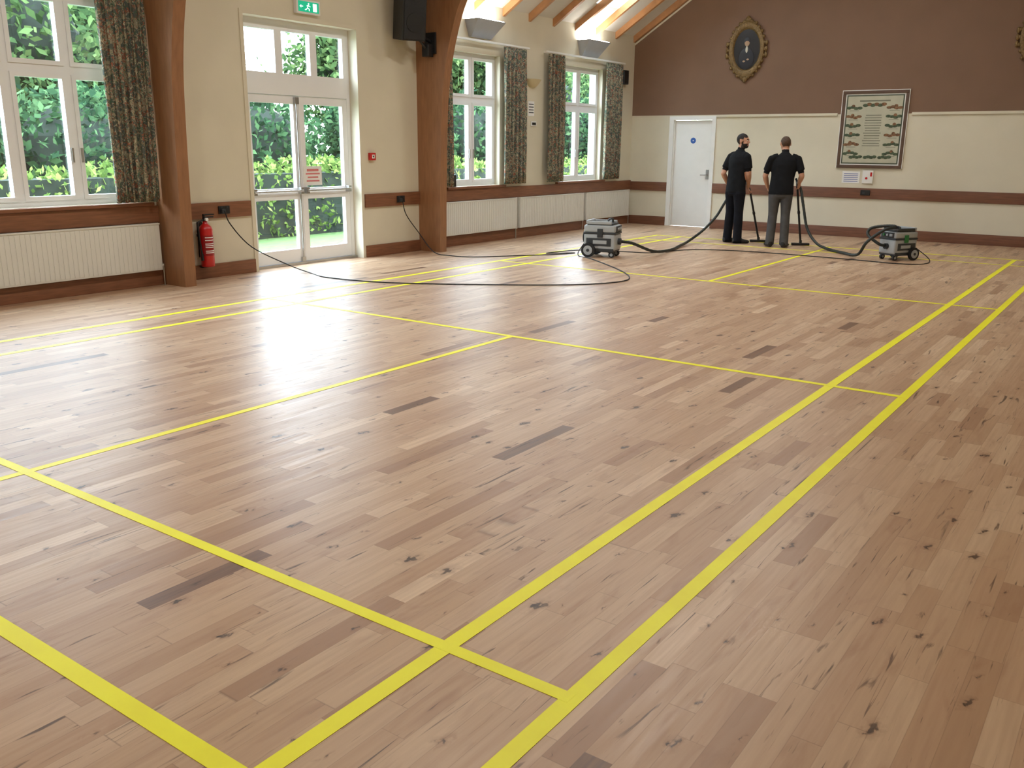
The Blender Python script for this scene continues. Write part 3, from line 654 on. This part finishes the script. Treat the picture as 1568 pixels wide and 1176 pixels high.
# ------------------------------------------------------------------ people
def build_man(name,loc,rz,J,side,hf,hair,trousers,beard,wand,fat=1.0):
    side=Vector(side).normalized(); up=Vector((0,0,1)); fwd=up.cross(side).normalized()
    mb=MB(); S=[]
    def L(rings,label,sd=side,n=18):
        mb.loft(rings,0,n,sd)
        for (a,b) in zip(rings[:-1],rings[1:]):
            for k in range(6):
                t=k/6; S.append((Vector(a[0]).lerp(Vector(b[0]),t),(a[1]+a[2])/2*(1-t)+(b[1]+b[2])/2*t,label))
        S.append((Vector(rings[-1][0]),(rings[-1][1]+rings[-1][2])/2,label))
    def E(c,r,label,M=None):
        mb.sph(c,r,0,18,12,M); S.append((Vector(c),sum(r)/3 if hasattr(r,'__len__') else r,label))
    pel=Vector(J['pelvis']); ch=Vector(J['chest']); nk=Vector(J['neck']); hd=Vector(J['head'])
    def sp(t): return pel.lerp(ch,t)
    T=[(pel+up*-.11,.178,.128),(pel+up*-.06,.178,.13),(sp(.15),.17,.122),(sp(.45),.165,.114),(sp(.75),.178,.118),(sp(.95),.185,.12),(ch+(nk-ch)*.3,.185,.112),(ch+(nk-ch)*.52,.165,.1),(ch+(nk-ch)*.72,.125,.086),(ch+(nk-ch)*.88,.088,.076),(nk+up*.004,.064,.066)]
    L([(c,a*fat,b*fat) if i<9 else (c,a,b) for i,(c,a,b) in enumerate(T)],'shirt',side,28)
    L([(nk-up*.06,.055,.055),(nk+up*.02,.056,.056),(hd-up*.05,.055,.058)],'skin')
    L([(pel+up*.03,.155*fat,.105*fat),(pel-up*.06,.163*fat,.115*fat),(pel-up*.14,.163*fat,.115*fat),(pel-up*.17,.12,.09)],'trous',side,24)
    for s,k in ((-1,'L'),(1,'R')):
        hip=pel+side*s*.088-up*.07; kn=Vector(J['knee'+k]); an=Vector(J['ankle'+k])
        L([(hip+up*.02,.085,.1),(hip-up*.06,.096,.105),(hip.lerp(kn,.35),.09,.095),(hip.lerp(kn,.7),.077,.082),(kn,.07,.074),(kn.lerp(an,.3),.07,.078),(kn.lerp(an,.7),.068,.073),(an-up*.025,.068,.08),(an-up*.05,.068,.084)],'trous',side)
        fd=Vector(J['foot'+k]).normalized(); fs=fd.cross(up).normalized()
        b=Vector((an.x,an.y,0))
        L([(b-fd*.075+up*.05,.02,.03),(b-fd*.065+up*.048,.034,.044),(b-fd*.02+up*.05,.04,.048),(b+fd*.05+up*.045,.043,.043),(b+fd*.12+up*.036,.05,.034),(b+fd*.17+up*.031,.045,.029),(b+fd*.2+up*.027,.026,.02)],'boot',fs)
        L([(b+up*.03,.045,.05),(an+up*.02,.048,.052)],'boot',fs)
    for s,k in ((-1,'L'),(1,'R')):
        sh=Vector(J['sh'+k]); el=Vector(J['el'+k]); wr=Vector(J['wr'+k])
        E(sh+up*-.012,(.056,.056,.056),'shirt')
        inner=sh.lerp(Vector((nk.x,nk.y,sh.z)),.45)+up*.012
        L([(inner,.058,.068),(sh.lerp(inner,.45),.057,.062),(sh-up*.012,.056,.058),(sh.lerp(el,.3),.059,.062),(sh.lerp(el,.5),.06,.064),(sh.lerp(el,.68),.062,.066)],'shirt',side)
        L([(sh.lerp(el,.4),.049,.051),(sh.lerp(el,.8),.045,.046),(el,.041,.043),(el.lerp(wr,.25),.043,.045),(el.lerp(wr,.6),.036,.037),(wr,.027,.03),(wr.lerp(el,-.06),.026,.03)],'skin',side)
        E(el,.041,'skin')
        D=Vector(J['hd'+k]).normalized(); Nn=Vector(J['hn'+k]); Nn=(Nn-Nn.dot(D)*D).normalized(); Sd=D.cross(Nn).normalized()
        th=J['thumb'+k]
        R3=Matrix((Sd,D,Nn)).transposed()
        E(wr+D*.05,(.042,.055,.017),'skin',R3); E(wr+D*.025,(.032,.035,.019),'skin',R3)
        curl=J['curl'+k]
        for i,(off,ln) in enumerate(((.033,.066),(.0115,.076),(-.0105,.072),(-.032,.056))):
            p=wr+D*(.088 if i in(1,2) else .082)+Sd*off*th; ang=0; rings=[(p-D*.02,.0095,.0095),(p,.0095,.0095)]
            for j,(fr,ca) in enumerate(((.45,curl[0]),(.32,curl[1]),(.23,curl[2]))):
                ang+=math.radians(ca); dd=D*math.cos(ang)+Nn*math.sin(ang); p=p+dd*ln*fr; rr=.009-.0012*j; rings.append((p,rr,rr))
            L(rings,'skin',Sd,10)
        p=wr+D*.03+Sd*.03*th
        d1=(D*.55+Sd*.6*th+Nn*.35).normalized(); d2=(D*.75+Nn*.65).normalized()
        L([(p-d1*.01,.013,.013),(p+d1*.03,.0115,.0115),(p+d1*.03+d2*.028,.0105,.0105),(p+d1*.03+d2*.05,.008,.008)],'skin',side,10)
    F=Vector(hf).normalized(); Sx=F.cross(Vector((0,0,1))).normalized(); U=Sx.cross(F).normalized()
    HM=Matrix((Sx,F,U)).transposed()
    def hp(s,f,u): return hd+Sx*s+F*f+U*u
    E(hp(0,-.005,.01),(.074,.094,.09),'head',HM); E(hp(0,.03,-.045),(.06,.062,.072),'head',HM); E(hp(0,.055,-.088),(.038,.038,.032),'head',HM)
    E(hp(0,.0,-.05),(.062,.06,.05),'head',HM)
    E(hp(0,.098,-.022),(.013,.02,.017),'head',HM); E(hp(0,.092,.0),(.009,.013,.026),'head',HM)
    E(hp(0,.078,.022),(.05,.015,.01),'head',HM)
    E(hp(0,.09,-.062),(.024,.009,.007),'head',HM); E(hp(0,.088,-.073),(.021,.009,.007),'head',HM)
    for s in (-1,1):
        E(hp(s*.077,-.005,-.012),(.009,.018,.031),'head',HM); E(hp(s*.035,.07,-.03),(.02,.018,.018),'head',HM)
    if hair is M_hair1: E(hp(0,-.014,.02),(.081,.095,.092),'head',HM)
    else: E(hp(0,-.012,.016),(.077,.092,.09),'head',HM)
    tmp=mb.build('tmp',[M_skin]); 
    md=tmp.modifiers.new('r','REMESH'); md.mode='VOXEL'; md.voxel_size=.0065; md.use_smooth_shade=True
    sm=tmp.modifiers.new('s','SMOOTH'); sm.factor=.5; sm.iterations=3
    dg=bpy.context.evaluated_depsgraph_get(); me=bpy.data.meshes.new_from_object(tmp.evaluated_get(dg)); bpy.data.objects.remove(tmp)
    me.name=name
    mats=[M_skin,M_shirt,trousers,M_boot,hair,M_lip]
    me.materials.clear()
    for m in mats: me.materials.append(m)
    n=len(me.polygons); C=np.zeros(n*3); me.polygons.foreach_get('center',C); C=C.reshape(-1,3)
    P=np.array([s[0] for s in S]); Rr=np.array([s[1] for s in S]); lab=[s[2] for s in S]
    best=np.full(n,1e9); bi=np.zeros(n,int)
    for i in range(len(P)):
        d=np.linalg.norm(C-P[i],axis=1)-Rr[i]
        k=d<best; best[k]=d[k]; bi[k]=i
    idx={'skin':0,'shirt':1,'trous':2,'boot':3,'head':0}
    mi=np.array([idx[lab[b]] for b in bi])
    hem=pel.z-.105
    mi[(mi==1)&(C[:,2]<hem)]=2; mi[(mi==2)&(C[:,2]>=hem)]=1
    hl=(C-np.array(hd)); hs=hl@np.array(Sx); hff=hl@np.array(F); hu=hl@np.array(U)
    ishead=(np.abs(hl).max(axis=1)<.16)&(hu>-.13)&(mi==0)
    hairm=ishead&(((hu>.048)&(hff<.072))|((hff<.022+.25*(hu))&(hu>-.02)&(np.abs(hs)<.0795)&~((hff>-.03)&(np.abs(hs)>.068)&(hu<.02)))|((hff<-.03)&(hu>-.065)))
    mi[hairm]=4
    if beard:
        bd=ishead&(((hff>.0)&(hu<-.048))|((hff>.0)&(hff<.03)&(hu<.0)&(np.abs(hs)>.05)&(np.abs(hs)<.073)))&~((hu>-.078)&(hu<-.055)&(np.abs(hs)<.024)&(hff>.08))
        mi[bd]=4
    lip=ishead&(hu>-.078)&(hu<-.057)&(np.abs(hs)<.022)&(hff>.082); mi[lip]=5
    br=ishead&(hu>.018)&(hu<.03)&(np.abs(hs)>.012)&(np.abs(hs)<.045)&(hff>.06); mi[br]=4
    me.polygons.foreach_set('material_index',mi.astype(np.int32)); me.polygons.foreach_set('use_smooth',[True]*n); me.update()
    man=bpy.data.objects.new(name,me); scene.collection.objects.link(man); man.location=loc; man.rotation_euler=(0,0,rz)
    ey=MB()
    for s in (-1,1):
        ey.sph(hp(s*.031,.079,.002),(.014,.009,.008),0,12,8,HM); ey.sph(hp(s*.031,.0865,.002),(.006,.003,.006),1,10,6,HM)
    ey.build('eyes',[M_eye,M_black],parent=man)
    a,h_,b=[Vector(v) for v in wand]
    wb=MB(); 
    wb.tube([a+Vector((-.02,.02,.05)),a,h_,h_.lerp(b,.5),b],.0165,0,12)
    wb.cyl(h_.lerp(b,.42),h_.lerp(b,.47),.022,0)
    d=Vector((1,.15,0)).normalized()
    c=Vector((b.x,b.y,0)); Mx=Matrix.Translation(c)@Matrix.Rotation(math.atan2(d.y,d.x),4,'Z')
    wb.box(-.14,.14,-.035,.035,.004,.04,1,.01,Mx); wb.cyl(c+Vector((0,-.01,.03)),b+Vector((0,0,.03)),.022,1)
    wb.build('vacuum_wand',[mat('wand_tube',(40,41,44),.3,metal=.5,noise=.05),M_black],loc,(0,0,rz))
    return man
RZ=math.radians(19.1)
a=math.radians(42); sd=Vector((math.cos(a),-math.sin(a),0)); c1=Vector((.03,0,0))
sR=c1+sd*.185; sL=c1-sd*.185
build_man('man',tuple(m1),RZ,dict(pelvis=(0.01,0,.93),chest=(.025,.0,1.30),neck=(.05,.02,1.475),head=(.075,.03,1.625),
 shR=(sR.x,sR.y,1.385),elR=(sR.x+.035,sR.y+.02,1.11),wrR=(.2,.1,.90),hdR=(.05,.35,-.75),hnR=(.9,.3,.1),thumbR=1,curlR=(45,60,45),
 shL=(sL.x,sL.y,1.385),elL=(-.205,.07,1.11),wrL=(-.13,.27,.93),hdL=(.5,.5,-.5),hnL=(.6,.3,.6),thumbL=-1,curlL=(45,60,45),
 kneeR=(.085,-.055,.5),ankleR=(.09,-.07,.09),footR=(.9,.35,0),kneeL=(-.055,.06,.5),ankleL=(-.075,.05,.09),footL=(.75,.65,0)),
 sd,(.93,-.3,-.05),M_hair1,M_tr1,True,(H1top,H1,H1b))
a=math.radians(-4); sd=Vector((math.cos(a),-math.sin(a),0)); c1=Vector((.04,.02,0)); sR=c1+sd*.2; sL=c1-sd*.2
build_man('man',tuple(m2),RZ,dict(pelvis=(0.02,0,.92),chest=(.04,.03,1.27),neck=(.04,.06,1.44),head=(.03,.105,1.585),
 shR=(sR.x,sR.y,1.36),elR=(.31,.02,1.10),wrR=(.283,.16,.985),hdR=(.02,.5,-.75),hnR=(-.8,.5,.1),thumbR=1,curlR=(45,60,45),
 shL=(sL.x,sL.y,1.36),elL=(-.235,.05,1.09),wrL=(-.19,.21,.92),hdL=(.2,.6,-.6),hnL=(.8,.1,.2),thumbL=-1,curlL=(30,35,25),
 kneeR=(.115,.0,.49),ankleR=(.125,-.04,.09),footR=(.25,1,0),kneeL=(-.075,.02,.49),ankleL=(-.09,-.02,.09),footL=(-.3,1,0)),
 sd,(-.25,1,-.35),M_hair2,M_tr2,False,(H2top,H2,H2b),1.06)

# ------------------------------------------------------------------ outside
mb=MB(); mb.box(-60,XL-TH-.01,-25,70,-.3,-.12); mb.build('lawn_ground',[M_grass])
mb=MB(); mb.box(-10.6,XL-TH-.01,6.2,9.8,-.118,-.06); mb.build('paving_path',[M_pave])
def leaves(mb_v,mb_f,P,size):
    n=len(P); A=rng.normal(size=(n,3)); A/=np.linalg.norm(A,axis=1)[:,None]
    B=np.cross(A,rng.normal(size=(n,3))); B/=np.linalg.norm(B,axis=1)[:,None]
    s=size*(.6+.8*rng.random(n))[:,None]
    q=np.stack([P-A*s,P+B*s*.55,P+A*s,P-B*s*.55],1).reshape(-1,3)
    o=sum(len(x) for x in mb_v); mb_v.append(q); mb_f.append(np.arange(n*4).reshape(-1,4)+o)
def leafobj(name,V_,F_,mats,core):
    v=np.concatenate(V_); f=np.concatenate(F_); mm=[0]*len(f)
    mb=core; o=len(v); vs=v.tolist()+[tuple(p) for p in mb.v]; fs=f.tolist()+[tuple(o+i for i in t) for t in mb.f]
    me=bpy.data.meshes.new(name); me.from_pydata(vs,[],fs)
    for m in mats: me.materials.append(m)
    me.polygons.foreach_set('material_index',mm+[m+1 for m in mb.m]); me.update()
    ob=bpy.data.objects.new(name,me); scene.collection.objects.link(ob); return ob
def ellp(c,r,n,jit=.12):
    D=rng.normal(size=(n,3)); D/=np.linalg.norm(D,axis=1)[:,None]
    k=1+jit*rng.normal(size=(n,1)); return np.array(c)+D*np.array(r)*k
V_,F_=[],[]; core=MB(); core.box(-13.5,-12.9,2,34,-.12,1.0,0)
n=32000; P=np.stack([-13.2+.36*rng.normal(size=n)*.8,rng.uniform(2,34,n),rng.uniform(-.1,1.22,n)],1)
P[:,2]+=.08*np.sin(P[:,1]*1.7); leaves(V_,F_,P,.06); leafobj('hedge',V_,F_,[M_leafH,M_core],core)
for i in range(9):
    V_,F_=[],[]; core=MB(); y=4+i*3.9+rng.uniform(-.6,.6); x=-16.3+rng.uniform(-.5,.4)
    for k in range(4):
        c=(x+rng.uniform(-.8,.8),y+rng.uniform(-1.5,1.5),1.1+rng.uniform(-.2,.8)); r=(1.0,1.3,1.1)
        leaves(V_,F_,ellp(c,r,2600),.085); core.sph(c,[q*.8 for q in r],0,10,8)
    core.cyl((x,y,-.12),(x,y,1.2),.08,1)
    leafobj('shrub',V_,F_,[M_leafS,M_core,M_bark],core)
for i,ty in enumerate((5.3,9.7,13.6,22.0,26.6,31.8,37.4)):
    V_,F_=[],[]; core=MB(); y=ty; x=-21.8+rng.uniform(-.8,.8)
    core.cyl((x,y,-.12),(x+.2,y,4.5),.28,1,14,.16)
    for k in range(7):
        a=rng.uniform(0,6.28); c=(x+1.9*math.cos(a),y+1.7*math.sin(a),2.9+rng.uniform(-.6,2.1)); r=(1.5,1.6,1.3)
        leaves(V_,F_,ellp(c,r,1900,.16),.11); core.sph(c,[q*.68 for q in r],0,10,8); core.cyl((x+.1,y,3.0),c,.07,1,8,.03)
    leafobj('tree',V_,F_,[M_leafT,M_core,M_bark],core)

# ------------------------------------------------------------------ added fill lights (out of view, under the ridge)
M_fillE=mat('fill_glow_panel',(255,255,255),.5,emit=(255,246,230),estr=3)  # glowing panel added for interior fill
for y,en in ((1.0,100),(5.0,80),(9.0,75),(13.0,85)):
    mb=MB(); mb.box(XC-.12,XC+.12,y-.75,y+.75,5.35,5.42,0,.01); mb.box(XC-.1,XC+.1,y-.73,y+.73,5.335,5.35,1)  # invented housing that carries the added fill light
    for s in (-.5,.5): mb.cyl((XC,y+s,5.42),(XC,y+s,ZR-.3),.006,0,8)
    mb.build('added_fill_fixture',[M_white,M_fillE])
    l=bpy.data.lights.new('added_fill_light','AREA'); l.shape='RECTANGLE'; l.size=.2; l.size_y=1.46; l.energy=en; l.color=(1,.97,.92)
    o=bpy.data.objects.new('added_fill_light',l); o.location=(XC,y,5.33); scene.collection.objects.link(o)

# ------------------------------------------------------------------ world
w=bpy.data.worlds.new('overcast_sky'); scene.world=w; w.use_nodes=True; nt=w.node_tree; bg=nt.nodes['Background']
tc=nt.nodes.new('ShaderNodeTexCoord'); sp=nt.nodes.new('ShaderNodeSeparateXYZ'); rp=nt.nodes.new('ShaderNodeValToRGB')
nt.links.new(tc.outputs['Generated'],sp.inputs[0]); nt.links.new(sp.outputs[2],rp.inputs[0]); nt.links.new(rp.outputs[0],bg.inputs[0])
rp.color_ramp.elements[0].color=(.76,.87,1,1); rp.color_ramp.elements[1].color=(.66,.82,1,1); bg.inputs[1].default_value=23
def portal(loc,rot,sx,sy):
    l=bpy.data.lights.new('portal','AREA'); l.shape='RECTANGLE'; l.size=sx; l.size_y=sy; l.cycles.is_portal=True
    o=bpy.data.objects.new('window_portal',l); o.location=loc; o.rotation_euler=rot; scene.collection.objects.link(o)
for a,b,c,d in WIN_L+[DOOR]: portal((XL-.26,(a+b)/2,(c+d)/2),(0,-math.pi/2,0),d-c,b-a)

# ------------------------------------------------------------------ camera
cam=bpy.data.cameras.new('camera'); co=bpy.data.objects.new('camera',cam); scene.collection.objects.link(co)
R=Matrix.Rotation(math.radians(35.537),4,'Z')@Matrix.Rotation(math.radians(90-14.922),4,'X')@Matrix.Rotation(math.radians(.463),4,'Z')
co.matrix_world=Matrix.Translation((.015,-.037,1.517))@R; cam.sensor_width=36; cam.lens=1369.13/1568*36; cam.clip_start=.05; cam.clip_end=300
scene.camera=co
